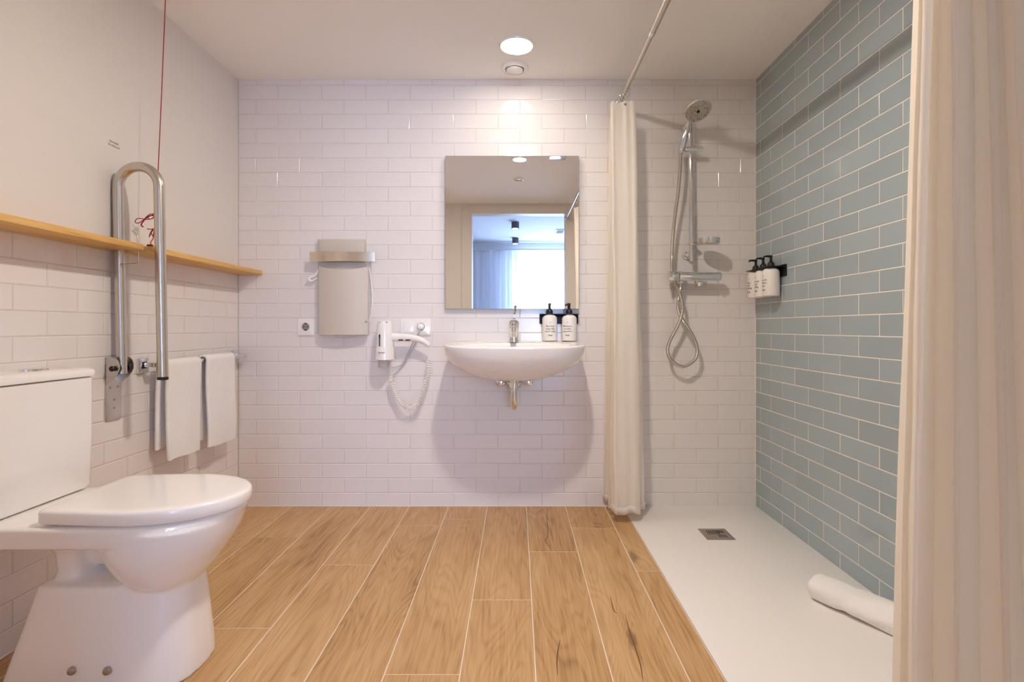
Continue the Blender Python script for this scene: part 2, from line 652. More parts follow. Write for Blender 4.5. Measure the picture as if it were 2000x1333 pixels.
obj('window_frame', bm, M['joinery'], w)
bm = new(); box(bm, (WX0 + .05, BY - .095, WZ0 + .05), (WX1 - .05, BY - .089, WZ1 - .05)); obj('pane', bm, M['glass'], w)
bm = new()
sheet(bm, lambda u, v: Vector((-.75 + 2.75 * u, BY + .13 + .035 * math.sin(u * 150) + .02 * math.sin(u * 61 + 1), .02 + 2.32 * v)), 620, 6)
tag(obj('sheer_curtain', bm, M['sheer']), 'white sheer window curtain hanging in soft folds, seen in the mirror', 'curtain')
bm = new(); box(bm, (-.95, BY + .08, 2.345), (2.1, BY + .18, 2.37), .003)
tag(obj('curtain_track', bm, M['joinery']), 'pale ceiling-high curtain track above the sheer curtain in the mirror', 'curtain rail')
for i, zp in enumerate((7.97, 9.39)):
    yy = Y(-(zp - 5.628))
    t = thing('surface_spotlight', ('grey cylinder spotlight on the bedroom ceiling, nearer the doorway, in the mirror', 'grey cylinder spotlight on the bedroom ceiling, nearer the window, in the mirror')[i], 'lamp', (-.02, yy, BZ - .1), 'bedroom ceiling spotlights')
    bm = new(); lathe(bm, [(.05, .002), (.056, 0), (.056, .1), (.05, .1)], (-.02, yy, BZ - .1)); obj('housing', bm, mat('grey_metal', '4c5058', .5), t)
    bm = new(); lathe(bm, [(.044, -.002), (.046, .004)], (-.02, yy, BZ - .1)); obj('lens', bm, M['spot'], t)
yy = Y(-(8.7 - 5.628))
t = thing('ceiling_grille', 'grey square ventilation grille on the bedroom ceiling, in the mirror', 'vent', (.70, yy, BZ - .012))
bm = new(); box(bm, (.63, yy - .16, BZ - .012), (.77, yy + .16, BZ), .003); obj('frame', bm, M['greyplastic'], t)
bm = new()
for i in range(7):
    box(bm, (.645, yy - .14 + i * .042, BZ - .015), (.755, yy - .122 + i * .042, BZ - .011))
obj('slat', bm, mat('grille_shadow_grey', '5b6068', .6), t)

# ---------------------------------------------------------------- ceiling fittings
def downlight(x, z, r, label, lamp):
    t = thing('ceiling_downlight', label, 'ceiling light', (x, Y(z), HC - .01), 'recessed bathroom downlights')
    bm = new(); lathe(bm, [(r + .003, .0095), (r + .003, .004), (r + .006, .002), (r + .012, .003), (r + .014, .0095)], (x, Y(z), HC - .01), n=48); obj('trim_ring', bm, M['plastic'], t)
    bm = new(); lathe(bm, [(.001, .0035), (r, .0035), (r + .003, .005)], (x, Y(z), HC - .01), n=48); obj('diffuser', bm, lamp, t)
    return t


downlight(0, 2.498, .0685, 'glowing round recessed downlight in the ceiling above the washbasin', M['lampnear'])
downlight(.022, 1.44, .046, 'glowing round downlight further into the room, seen at the mirror top edge', M['lamp'])
t = thing('ceiling_vent', 'round white air vent in the ceiling between the downlight and tiled wall', 'vent', (-.01, Y(2.709), HC - .02))
bm = new(); lathe(bm, [(.046, .02), (.047, .006), (.052, .003), (.062, .006), (.068, .013), (.069, .02)], (-.01, Y(2.709), HC - .02), n=48); obj('rim', bm, M['plastic'], t)
bm = new(); lathe(bm, [(.002, -.004), (.034, -.003), (.041, .001), (.042, .006), (.02, .02)], (-.01, Y(2.709), HC - .02), n=48); obj('disc', bm, M['plastic'], t)
t = thing('ceiling_sprinkler', 'small round recessed ceiling fitting, unlit, seen in the mirror', 'ceiling fitting', (.018, Y(.873), HC - .012))
bm = new(); lathe(bm, [(.03, .012), (.03, .004), (.034, 0), (.042, .004), (.043, .012)], (.018, Y(.873), HC - .012), n=32); obj('ring', bm, M['plastic'], t)
bm = new(); lathe(bm, [(.002, .006), (.03, .008)], (.018, Y(.873), HC - .012), n=32); obj('core', bm, M['satin'], t)
t = thing('access_panel', 'pale rectangular ceiling access panel at the mirror upper right', 'panel', (.315, Y(1.53), HC - .008))
bm = new(); box(bm, (.25, Y(1.437), HC - .008), (.38, Y(1.62), HC), .002); obj('plate', bm, mat('pale_blue_plastic', 'd9e6f8', .12), t)

# ---------------------------------------------------------------- toilet
TY = Y(1.515)
toilet = thing('toilet', 'white close-coupled toilet with closed seat lid beside the left wall', 'toilet', (-1.1, TY, 0))


def ring_x(xb, xf, hw, z, nf=2.1, nb=3., xm=None, N=48):
    """outline running along x: rounded front at xf, fuller back at xb"""
    xm = (xb + xf) / 2 if xm is None else xm
    return [(p[1], TY + p[0], z) for p in super_ring(N, 0, xm, hw, xf - xm, xm - xb, nf, nb, z)]


bm = new()
belly = [ring_x(-.99, -.925, .05, .236, 2.2, 2.2), ring_x(-1.03, -.890, .098, .248, 2.2, 2.2), ring_x(-1.068, -.862, .131, .276, 2.2, 2.2), ring_x(-1.093, -.838, .152, .310, 2.2, 2.2), ring_x(-1.108, -.813, .166, .345, 2.2, 2.3),
         ring_x(-1.115, -.7945, .1728, .376, 2.15, 2.5), ring_x(-1.12, -.7845, .1762, .402, 2.15, 2.6), ring_x(-1.12, -.7775, .1790, .424, 2.15, 2.6)]
cols = [spline([r_[i] for r_ in belly], 5) for i in range(48)]
loft(bm, [[c_[j] for c_ in cols] for j in range(len(cols[0]))])
loft(bm, [ring_x(-1.452, -.802, .168, .386, 2.15, 9, -1.0), ring_x(-1.455, -.793, .1728, .392, 2.15, 9, -1.0), ring_x(-1.455, -.782, .1768, .412, 2.15, 9, -1.0), ring_x(-1.455, -.772, .1806, .434, 2.15, 9, -1.0), ring_x(-1.455, -.771, .1808, .439, 2.15, 9, -1.0), ring_x(-1.453, -.775, .176, .4445, 2.15, 9, -1.0)])
loft(bm, [ring_x(-1.262, -1.15, .085, .235, 3, 3), ring_x(-1.25, -1.165, .070, .285, 3, 3), ring_x(-1.255, -1.165, .072, .335, 3, 3), ring_x(-1.285, -1.15, .095, .375, 3, 3), ring_x(-1.33, -1.11, .128, .405, 3, 3)])
tube(bm, [(-1.20, TY, .325), (-1.10, TY, .325), (-.98, TY, .32)], .045, 20)
loft(bm, [ring_x(-1.345, -.874, .134, 0, 3.2, 9), ring_x(-1.345, -.874, .134, .012, 3.2, 9), ring_x(-1.333, -.876, .130, .05, 3.2, 9), ring_x(-1.297, -.886, .118, .16, 3.2, 9), ring_x(-1.268, -.894, .108, .255, 3.2, 9), ring_x(-1.262, -.898, .104, .263, 3.2, 9), ring_x(-1.23, -.93, .075, .266, 3.2, 9)])
bowl = obj('bowl', bm, M['ceramic'], toilet)
r = bowl.modifiers.new('fuse', 'REMESH'); r.mode = 'VOXEL'; r.voxel_size = .0045; r.use_smooth_shade = True
r = bowl.modifiers.new('soften', 'SMOOTH'); r.iterations = 12; r.factor = .5
for xx in (-1.140, -1.049):
    bm = new(); lathe(bm, [(.0105, -.004), (.0105, .004), (.008, .008), (.003, .0095)], (xx, TY - .129, .062), (0, -1, .1), 20)
    obj('bolt_cap', bm, M['satin'], toilet, label='dull metal bolt cap')


def lid_ring(ins, z, N=60):
    pts = []
    for i in range(N + 1):
        a = -PI / 2 + PI * i / N
        pts.append((-.995 + (.237 - ins) * math.cos(a), (.182 - ins) * math.sin(a)))
    bx, bw, rr = -1.203 + ins, .170 - ins, .022
    for i in range(1, 9):
        t = i / 8
        pts.append((-.995 + (bx + rr + .995) * t, .182 - ins + (bw - .182 + ins) * t ** 1.4))
    for i in range(1, 9):
        a = PI / 2 + PI / 2 * i / 8
        pts.append((bx + rr + rr * math.cos(a), bw - rr + rr * math.sin(a)))
    back = [(p[0], -p[1]) for p in pts[N + 1:]]
    pts += list(reversed(back))
    return [(p[0], TY + p[1], z) for p in pts]


bm = new()
loft(bm, [lid_ring(.010, .4505), lid_ring(.002, .4515), lid_ring(0, .455), lid_ring(0, .4775), lid_ring(.0015, .4815), lid_ring(.005, .4845), lid_ring(.011, .4862), lid_ring(.03, .4872), lid_ring(.08, .488), lid_ring(.12, .488)])
obj('seat_lid', bm, M['plastic'], toilet)
bm = new(); loft(bm, [lid_ring(.02, .4425), lid_ring(.016, .4455), lid_ring(.018, .4503)]); obj('seat', bm, M['plastic'], toilet)
for s in (-1, 1):
    bm = new(); cyl(bm, (-1.213, TY + s * .075 - .025, .457), (-1.213, TY + s * .075 + .025, .457), .0115); obj('hinge', bm, M['plastic'], toilet)


def tank_ring(x0, x1, hw, z, r=.03):
    return [(a, TY + b, z) for a, b in rrect(x1 - x0, 2 * hw, r, 8, (x0 + x1) / 2, 0)]


bm = new()
loft(bm, [tank_ring(-1.435, -1.345, .155, .4445), tank_ring(-1.448, -1.326, .172, .450), tank_ring(-1.454, -1.320, .178, .462), tank_ring(-1.456, -1.317, .181, .63), tank_ring(-1.456, -1.317, .181, .788), tank_ring(-1.452, -1.322, .177, .790)])
obj('cistern', bm, M['ceramic'], toilet)
bm = new()
loft(bm, [tank_ring(-1.45, -1.326, .174, .7905), tank_ring(-1.458, -1.313, .185, .7935), tank_ring(-1.459, -1.311, .186, .806), tank_ring(-1.458, -1.314, .184, .813), tank_ring(-1.452, -1.324, .176, .818), tank_ring(-1.44, -1.34, .162, .820)])
lid = obj('cistern_lid', bm, M['ceramic'], toilet)
bm = new()
loft(bm, [[(-1.385 + .024 * math.cos(a), TY + .035 + .042 * math.sin(a), h) for a in [2 * PI * i / 32 for i in range(32)]] for h in (.8195, .824)] + [[(-1.385 + .020 * math.cos(a), TY + .035 + .038 * math.sin(a), .8255) for a in [2 * PI * i / 32 for i in range(32)]]])
obj('flush_button', bm, M['chrome'], lid, label='oval chrome flush button')

# ---------------------------------------------------------------- fold-up grab rail on the left wall
ZR = 1.960
rail = thing('grab_rail', 'brushed steel hinged grab rail folded upright against the left wall', 'grab rail', (XL, Y(ZR), .61))
bm = new()
pts = [(-1.433, Y(ZR), .775)]
xl, xr, zt = -1.446, -1.297, 1.452
for i in range(25):
    a = PI - PI * i / 24
    pts.append(((xl + xr) / 2 + (xr - xl) / 2 * math.cos(a), Y(ZR), zt + (xr - xl) / 2 * math.sin(a)))
pts.append((-1.284, Y(ZR), .764))
tube(bm, pts, .0178, 28)
tb = obj('tube', bm, M['steel'], rail)
bm = new(); cyl(bm, (-1.2842, Y(ZR), .753), (-1.2838, Y(ZR), .764), .0184); obj('end_cap', bm, M['black'], rail, label='black end cap')
bm = new()
prism(bm, rrect(.076, .212, .010, 5, Y(ZR), .713), lambda a, b, t: (XL + t, a, b), 0, .006, .0015)
pl = obj('wall_plate', bm, M['steel'], rail)
ear = [(.0, .838), (.018, .838), (.032, .834), (.043, .824), (.049, .808), (.048, .793), (.042, .779), (.031, .765), (.016, .752), (.004, .742), (0, .738)]
for yy in (Y(ZR) - .038, Y(ZR) + .034):
    bm = new(); prism(bm, [(XL + .003 + d, z) for d, z in ear], lambda a, b, t: (a, t, b), yy, yy + .004); obj('hinge_plate', bm, M['steel'], rail)
bm = new(); lathe(bm, [(.004, 0), (.008, .002), (.010, .010), (.007, .014)], (-1.4335, Y(ZR) - .038, .796), (0, -1, 0), 20); obj('hinge_pin', bm, M['black'], rail, label='black hinge pin')
for yy in (-.034, .020):
    bm = new(); cyl(bm, (-1.4335, Y(ZR) + yy, .796), (-1.4335, Y(ZR) + yy + .014, .796), .0165); obj('bush', bm, M['black'], rail, label='black hinge bush')
for dy, zz in ((-.02, .727), (.018, .727), (0, .682), (0, .652)):
    bm = new(); lathe(bm, [(.0045, 0), (.0045, .0012), (.002, .0022)], (XL + .006, Y(ZR) + dy, zz), (1, 0, 0), 14); obj('screw', bm, M['satin'], pl)
bm = new()
zz = 1.945
wire = [P(236, 517, zz), P(252, 516.5, zz), P(268, 515.5, zz), P(270.5, 513, zz), P(270.5, 505, zz), P(269.8, 480, zz), P(269, 464, zz), P(267, 459, zz), P(258.5, 450, zz)]
tube(bm, wire, .0026, 10)
lathe(bm, [(.005, 0), (.005, .006)], P(238, 517, 1.945), (1, 0, 0), 14)
obj('paper_roll_arm', bm, M['steel'], rail, label='thin bent steel wire arm without a paper roll')

# ---------------------------------------------------------------- oak shelf in two boards, pull cord
lab = ('narrow oak wall shelf board running in from the left above the toilet', 'narrow oak wall shelf board from the grab rail to the tiled rear wall')
for i, (za, zb) in enumerate(((.9, 1.938), (1.982, DIST - .001))):
    bm = new(); box(bm, (XL, Y(za), SHELF), (-1.337, Y(zb), 1.241), .0015, 2)
    o = obj('wall_shelf', bm, M['oakshelf'])
    a = o.data.attributes.new('piece', 'FLOAT', 'FACE')
    for d in a.data:
        d.value = .31 + .4 * i
    tag(o, lab[i], 'shelf', 'oak shelf boards on the left wall')
zc = 2.05
cord = thing('pull_cord', 'thin red emergency pull cord hanging from the ceiling behind the grab rail', 'pull cord', (-1.34, Y(zc), HC))
bm = new()
lathe(bm, [(.016, 0), (.016, -.012), (.006, -.02)], (-1.333, Y(zc), HC), (0, 0, 1), 20)
obj('ceiling_boss', bm, M['plastic'], cord)
bm = new()
path = [Vector((-1.333, Y(zc), HC - .018)), P(323, 0, zc), P(319, 100, zc), P(314, 220, zc), P(309, 330, zc), P(307, 390, zc), P(304, 415, zc)]
tube(bm, spline(path, 6), .0017, 6)
obj('cord', bm, M['red'], cord)
bm = new()


def knot(pts, r=.0016, zz=2.055):
    tube(bm, spline([P(a, b, zz + c) for a, b, c in pts], 8), r, 6)


knot([(304, 414, 0), (300, 417, -.004), (299, 420, 0), (303, 423, .004)])
knot([(304, 423, 0), (296, 418, -.006), (288, 422, 0), (280, 430, .004), (270, 436, .006), (264, 434, 0), (267, 428, -.006), (275, 427, -.004), (284, 429, 0), (294, 428, .005), (301, 424, .003), (305, 420, 0)])
knot([(303, 424, 0), (296, 421, .004), (289, 424, .006), (283, 429, 0), (278, 435, -.004), (276, 440, -.004), (280, 444, 0)], .0024)
knot([(305, 422, 0), (300, 426, -.005), (294, 428, -.006), (289, 426, -.002), (294, 421, .004), (301, 420, .004)])
knot([(303, 425, 0), (305, 436, .004), (302, 446, 0), (294, 448, -.004), (287, 447.5, -.004)])
knot([(303, 445, 0), (297, 450, .004), (293, 457, 0), (291.5, 463, -.004), (294, 458, -.002), (299, 450, .003), (301, 456, 0), (299, 462, -.004), (295, 455, .003)])
obj('bow', bm, M['red'], cord, label='tangled red cord loops')
bm = new()
tube(bm, spline([P(300, 455, 2.055), P(299, 466, 2.04), P(294, 474, 2.02), Vector((-1.352, Y(2.0), 1.248)), Vector((-1.362, Y(1.992), 1.245))], 6), .0017, 6)
lathe(bm, [(.002, 0), (.009, .001), (.012, .004), (.008, .008), (.002, .009)], (-1.352, Y(1.992), 1.241), (0, 0, 1), 16)
obj('toggle', bm, M['red'], cord, label='red cord end lying on the shelf')

# faint two-line notice lettered on the plaster
bm = new()
for row, (za, txt) in enumerate(((1.916, 'illlilimlillil'), (1.908, 'lilmililllimili'))):
    zz = 1.612 - row * .0125
    lettering(bm, txt, .0125, lambda a, b, zz=zz: (XL + .0006, Y(1.966) + a * 1.05, zz + b))
tag(obj('wall_lettering', bm, M['paleink'], smooth=False), 'tiny faint two-line grey lettering on the plaster above the grab rail', 'lettering')

# ---------------------------------------------------------------- towel rail and the two towels
tr = thing('towel_rail', 'chrome towel bar on square brackets along the left wall', 'towel rail', (XL, Y(2.45), .79))
zb0, zb1, hb, xb = 2.107, 2.79, .797, -1.405
for zz in (zb0, zb1):
    bm = new(); prism(bm, rrect(.052, .058, .004, 3, Y(zz), hb - .003), lambda a, b, t: (XL + t, a, b), 0, .014, .002)
    br = obj('bracket', bm, M['chrome'], tr)
    bm = new(); box(bm, (XL + .013, Y(zz) - .009, hb - .009), (xb + .009, Y(zz) + .009, hb + .009), .0015); obj('arm', bm, M['chrome'], br)
bm = new(); box(bm, (XL + .0136, Y(zb0) - .0125, hb - .014), (XL + .0152, Y(zb0) + .0125, hb + .012)); obj('cover', bm, M['dark'], tr, label='dark square in the near bracket')
bm = new(); box(bm, (xb - .008, Y(zb0) - .01, hb - .008), (xb + .008, Y(zb1) + .01, hb + .008), .0015); obj('bar', bm, M['chrome'], tr)


def towel(za, zb, top, zf, zbk, label, gap, seed):
    """a towel folded over the bar: thick front and back leaves joined over the top"""
    rnd = random.Random(seed)
    ph = [rnd.uniform(0, 6) for _ in range(6)]

    def prof(v, u, outer):
        # v 0..1 from the front hem over the bar to the back hem
        th = .014
        half = gap + th if outer else gap
        Lf, Lb = top - zf, top - zbk
        arc = PI * half
        tot = Lf + Lb + arc
        s = v * tot
        if s < Lf:
            x, z = xb + half, zf + s
            k = 1 - s / Lf
        elif s < Lf + arc:
            a = (s - Lf) / half
            x, z, k = xb + half * math.cos(a), top + half * math.sin(a) * .8, 0
        else:
            x, z = xb - half, top - (s - Lf - arc)
            k = (s - Lf - arc) / Lb
        yv = Y(za + (zb - za) * u)
        wob = .006 * math.sin(3.1 * u + ph[0] + 2.2 * v) * k + .004 * math.sin(9 * u + ph[1]) * k + .003 * math.sin(14 * z + ph[2])
        x += wob
        yv += .006 * math.sin(7 * z + ph[3]) * (u - .5) + .004 * k * math.sin(16 * z + ph[4])
        return Vector((x, yv, z + .004 * math.sin(5 * u + ph[5]) * k))
    bm = new()
    n, mv = 26, 70
    rings = []
    for j in range(mv + 1):
        v = j / mv
        a = [prof(v, i / n, True) for i in range(n + 1)]
        b = [prof(v, i / n, False) for i in range(n + 1)]
        mid0 = (a[0] + b[0]) / 2 - Vector((0, .004, 0))
        mid1 = (a[-1] + b[-1]) / 2 + Vector((0, .004, 0))
        rings.append(a + [mid1] + list(reversed(b)) + [mid0])
    loft(bm, rings)
    o = obj('hand_towel', bm, M['towel'], angle=80)
    return tag(o, label, 'towel', 'hand towels on the towel rail')


towel(2.143, 2.362, .795, .412, .455, 'white hand towel on the chrome rail, the one partly behind the grab rail', .012, 3)
towel(2.420, 2.652, .800, .402, .43, 'white hand towel on the chrome rail, the one nearer the rear wall', .012, 8)

# ---------------------------------------------------------------- mirror
mi = thing('mirror', 'rectangular frameless wall mirror above the washbasin', 'mirror', (-.024, 0, 1.039))
bm = new(); box(bm, (-.373, -.0285, 1.039), (.325, -.004, 1.839), .001); obj('backing', bm, M['edge'], mi)
bm = new(); box(bm, (-.3715, -.030, 1.0405), (.3235, -.0286, 1.8375)); obj('glass', bm, M['mirror'], mi, smooth=False)

# ---------------------------------------------------------------- electric towel warmer
tw = thing('towel_warmer', 'beige electric towel warmer panel with a curved steel bar on the rear wall', 'towel warmer', (-.91, 0, .903))


def bowed(x0, x1, y_edge, bow, thick, zb, zt, n=24):
    bm = new()
    top = (lambda u: zt(u)) if callable(zt) else (lambda u: zt)
    bot = (lambda u: zb(u)) if callable(zb) else (lambda u: zb)
    rings = []
    e = .003
    for i in range(n + 1):
        u = -1 + 2 * i / n
        x = x0 + (x1 - x0) * i / n
        y = y_edge - bow * (1 - u * u)
        rings.append([(x, y, bot(u) + e), (x, y, top(u) - e), (x, y + e, top(u)), (x, y + thick - e, top(u)), (x, y + thick, top(u) - e), (x, y + thick, bot(u) + e), (x, y + thick - e, bot(u)), (x, y + e, bot(u))])
    return loft(bm, rings)


obj('body', bowed(-1.036, -.790, -.030, .008, .030, .907, 1.404), M['beige'], tw)
obj('front_panel', bowed(-1.022, -.769, -.052, .026, .020, .903, lambda u: 1.260 - .020 * (1 - u * u)), M['beige'], tw)
obj('upper_panel', bowed(-1.026, -.790, -.040, .010, .012, 1.30, 1.401), M['beige'], tw)
bm = new(); prism(bm, [(-.95 + .0625 + .0625 * math.cos(a), .905 + .014 * math.sin(a)) for a in [PI + PI * i / 14 for i in range(15)]], lambda a, b, t: (a, t, b), -.03, -.062); obj('lower_lip', bm, M['beige'], tw)
bm = new()
rings = []
for i in range(33):
    u = -1 + 2 * i / 32
    x = -.897 + .168 * u
    y = -.066 - .013 * (1 - u * u)
    rings.append([(x, y, 1.283), (x, y, 1.331), (x, y + .003, 1.3325), (x, y + .006, 1.331), (x, y + .006, 1.283), (x, y + .003, 1.2815)])
loft(bm, rings)
bar = obj('towel_bar', bm, M['band'], tw, label='curved champagne steel towel bar')
for xx in (-1.02, -.80):
    bm = new(); box(bm, (xx - .008, -.07, 1.296), (xx + .008, -.03, 1.318), .002); obj('stay', bm, M['band'], bar)
bm = new(); tube(bm, spline([(-.772, -.02, 1.26), (-.764, -.016, 1.20), (-.757, -.016, 1.12), (-.758, -.016, 1.05), (-.768, -.018, .99), (-.776, -.024, .97)], 8), .0035, 8); obj('cable', bm, M['plastic'], tw)
bm = new(); lathe(bm, [(.005, 0), (.005, .004), (.002, .006)], (-.776, -.056, .973), (0, -1, 0), 14); obj('indicator', bm, M['satin'], tw)
bm = new()
tube(bm, spline([(-1.03, -.03, 1.245), (-1.05, -.026, 1.215), (-1.075, -.03, 1.205), (-1.082, -.03, 1.192), (-1.068, -.026, 1.186), (-1.05, -.024, 1.195), (-1.04, -.02, 1.20)], 8), .006, 8)
obj('cord_loop', bm, M['plastic'], tw)

# ---------------------------------------------------------------- sockets
def socket_face(cx, cz, par, plugged=False):
    bm = new(); prism(bm, rrect(.055, .055, .003, 3, cx, cz), lambda a, b, t: (a, -t, b), .009, .0105, .0008); ins = obj('insert', bm, M['plastic'], par)
    bm = new(); lathe(bm, [(.0215, 0), (.0205, .0006), (.0195, .0002)], (cx, -.0105, cz), (0, -1, 0), 32); obj('well_ring', bm, M['greyplastic'], ins)
    bm = new(); lathe(bm, [(.0195, 0), (.018, .0004), (.001, .0004)], (cx, -.0105, cz), (0, -1, 0), 32); obj('well', bm, mat('socket_well', '8f8984', .5), ins)
    for dx, dz in ((-.0095, 0), (.0095, 0)):
        bm = new(); lathe(bm, [(.0028, 0), (.0026, .0008)], (cx + dx, -.0109, cz + dz), (0, -1, 0), 12); obj('pin_hole', bm, M['dark'], ins)
    for s in (-1, 1):
        bm = new(); box(bm, (cx - .004, -.0122, cz + s * .0165 - .003), (cx + .004, -.0108, cz + s * .0165 + .003)); obj('earth_clip', bm, M['dark'], ins)


s1 = thing('wall_socket', 'single white wall socket left of the towel warmer', 'socket', (-1.107, 0, .90))
bm = new(); prism(bm, rrect(.085, .089, .005, 4, -1.107, .9465), lambda a, b, t: (a, -t, b), 0, .010, .002); obj('plate', bm, M['plastic'], s1)
socket_face(-1.107, .9465, s1)
s2 = thing('wall_socket', 'double white wall plate with switch and plugged socket right of the hair dryer', 'socket', (-.532, 0, .90))
bm = new(); prism(bm, rrect(.156, .088, .005, 4, -.532, .947), lambda a, b, t: (a, -t, b), 0, .010, .002); obj('plate', bm, M['plastic'], s2)
bm = new(); prism(bm, rrect(.058, .058, .003, 3, -.570, .947), lambda a, b, t: (a, -t, b), .009, .0125, .001); obj('rocker', bm, M['plastic'], s2)
socket_face(-.502, .947, s2)

# ---------------------------------------------------------------- hair dryer in its holder, power cable
zh = 2.765
hd = thing('hair_dryer', 'white hair dryer with coiled cord hanging on the rear wall', 'hair dryer', (P(752, 660, zh).x, P(752, 660, zh).y, P(752, 718, zh).z))
cx = P(751.5, 660, zh).x
k = zh / FOC
bm = new()


def Zp(py, z=zh):
    return EYE - (py - 640) * z / FOC


prof = [(.012, 626), (.032, 627), (.037, 632), (.041, 645), (.0432, 662), (.044, 677), (.0445, 679), (.0465, 680), (.0475, 692), (.0485, 700)]
lathe(bm, [(r_, Zp(py) - Zp(700)) for r_, py in reversed(prof)], (cx, Y(zh), Zp(700)), n=36)
body = obj('body', bm, M['plastic'], hd)
bm = new(); lathe(bm, [(.026, 0), (.0275, .002), (.0275, .05), (.02, .05)], (cx - .004, Y(zh) - .006, Zp(717.5)), n=32); obj('nozzle', bm, M['greyplastic'], hd, label='pale grey nozzle')
bm = new()
hp = [P(758, 659, zh), P(778, 659.5, zh), P(797, 660, zh), P(813, 662, zh), P(826, 666.5, zh), P(834, 671.5, zh), P(838.5, 675.5, zh)]
hpts = spline(hp, 8)
nn = len(hpts)
tube(bm, hpts, [(.023 - .0125 * (i / (nn - 1)) ** 1.1) for i in range(nn)], 18)
handle = obj('handle', bm, M['plastic'], hd)
for xx in (784, 797.5):
    c = P(xx, 664.5, zh) + Vector((0, -.012, 0))
    bm = new(); box(bm, c - Vector((.012, .006, .003)), c + Vector((.012, .006, .003)), .001); obj('switch', bm, M['dark'], handle, label='small black switch')
bm = new(); c = P(745.5, 665, zh) + Vector((0, -.0425, 0)); box(bm, c - Vector((.002, .004, .03)), c + Vector((.002, .004, .03)), .0008)
box(bm, c + Vector((-.003, -.0045, .012)), c + Vector((.003, .002, .03)), .0008); obj('slider', bm, M['dark'], body, label='dark slider in a slot')
bm = new()
for dx, py in ((-.012, 630), (.014, 630)):
    c = Vector((cx + dx, Y(zh) - .029, Zp(py))); box(bm, c - Vector((.008, .004, .004)), c + Vector((.008, .004, .004)), .001)
obj('air_slot', bm, M['greyplastic'], body)
bm = new()


def on_body(rad, z0, ang0):
    return lambda a, b: (cx + (rad + .0004) * math.sin(ang0 + a / rad), Y(zh) - (rad + .0004) * math.cos(ang0 + a / rad), z0 + b)


lettering(bm, 'Siliconano', .0085, on_body(.0474, Zp(689.5), -.12), True)
lettering(bm, 'line', .006, on_body(.0477, Zp(693.5), -.35))
obj('lettering', bm, M['ink'], body)
coil = spline([P(a, b, 2.79) for a, b in ((838.5, 676), (839, 690), (837, 702), (836.5, 712), (838, 726), (834, 742), (827, 763), (819, 783), (809, 796), (799, 797.5), (786, 789), (776, 774), (770, 758), (765.5, 745), (763, 732), (764, 722))], 60)
cum = [0]
for p, q in zip(coil[:-1], coil[1:]):
    cum.append(cum[-1] + (q - p).length)
pts = []
ax = Vector((0, 1, 0))
for i, p in enumerate(coil):
    d = (coil[min(i + 1, len(coil) - 1)] - coil[max(i - 1, 0)]).normalized()
    u = d.cross(ax).normalized()
    s = cum[i]
    amp = .011 * max(0, min(1, (s - .062) / .02)) * max(0, min(1, (cum[-1] - s - .025) / .02))
    a = 2 * PI * s / .0125
    pts.append(p + u * (amp * math.cos(a)) + ax * (amp * math.sin(a)))
bm = new(); tube(bm, pts, .0026, 6); obj('coiled_cord', bm, M['plastic'], hd)
ho = thing('hair_dryer_holder', 'white wall holder gripping the hair dryer beside the basin', 'holder', (cx, 0, Zp(715)))
bm = new(); prism(bm, rrect(.07, .13, .012, 5, cx, .85), lambda a, b, t: (a, -t, b), 0, .026, .006); obj('mount', bm, M['plastic'], ho)
bm = new(); lathe(bm, [(.0475, 0), (.051, .001), (.051, .012), (.049, .012)], (cx, Y(zh), Zp(703)), n=40); obj('ring', bm, M['plastic'], ho)
pc = thing('power_cable', 'thin grey-white power cable with round plug from the wall socket', 'cable', (-.5, -.02, .75))
bm = new(); lathe(bm, [(.0175, 0), (.0175, .012), (.012, .02), (.004, .022)], (-.502, -.0125, .947), (0, -1, 0), 24); obj('plug', bm, M['plastic'], pc)
bm = new()
tube(bm, spline([(-.502, -.033, .944), P(818, 650, 2.80), P(808, 666, 2.82), P(797, 690, 2.832), P(785, 712, 2.832), P(772, 717, 2.83), P(766, 719, 2.818)], 8), .0028, 8)
tube(bm, spline([(-.504, -.030, .937), P(815, 664, 2.815), P(801, 690, 2.83), P(790, 710, 2.832), P(778, 724, 2.832), P(768, 733, 2.82)], 8), .0028, 8)
obj('cord', bm, M['greyplastic'], pc)

# ---------------------------------------------------------------- washbasin, tap, trap, valves
N = 96
SX = (1005 - 1009) / 430
bs = thing('washbasin', 'white wall-hung ceramic washbasin below the mirror', 'washbasin', (SX, 0, .69))


def sring(w, dep, z, tilt=0., nf=2.7, nb=9, back=0.):
    dc = dep * .46 + back
    out = []
    for p in super_ring(N, SX, dc, w, dep - dc, dc - back, nf, nb, z):
        out.append((p[0], -p[1], p[2] - tilt * p[1]))
    return out


rings = [sring(.085, .30, .690), sring(.135, .342, .6965), sring(.19, .385, .713, .0), sring(.258, .435, .744), sring(.308, .470, .780), sring(.329, .488, .816), sring(.335, .495, .846, .0),
         sring(.3355, .4965, .866, .03), sring(.3335, .4945, .8705, .03), sring(.328, .489, .8725, .03)]
inner = []
for wv, df, db, z in ((.282, .455, .135, .870), (.275, .445, .142, .862), (.25, .42, .16, .81), (.19, .37, .20, .765), (.08, .31, .25, .752), (.02, .285, .275, .75)):
    dc = (df + db) / 2
    inner.append([(p[0], -p[1], z - (.03 * p[1] if z > .85 else 0)) for p in super_ring(N, SX, dc, wv, df - dc, dc - db, 2.4, 2.6, z)])
bm = new(); loft(bm, rings + inner)
sinkb = obj('basin', bm, M['ceramic'], bs, angle=60)
bm = new(); lathe(bm, [(.001, .004), (.02, .004), (.024, .002), (.024, 0)], (SX, -.28, .7505), n=24); obj('waste', bm, M['chrome'], bs, label='chrome waste ring')

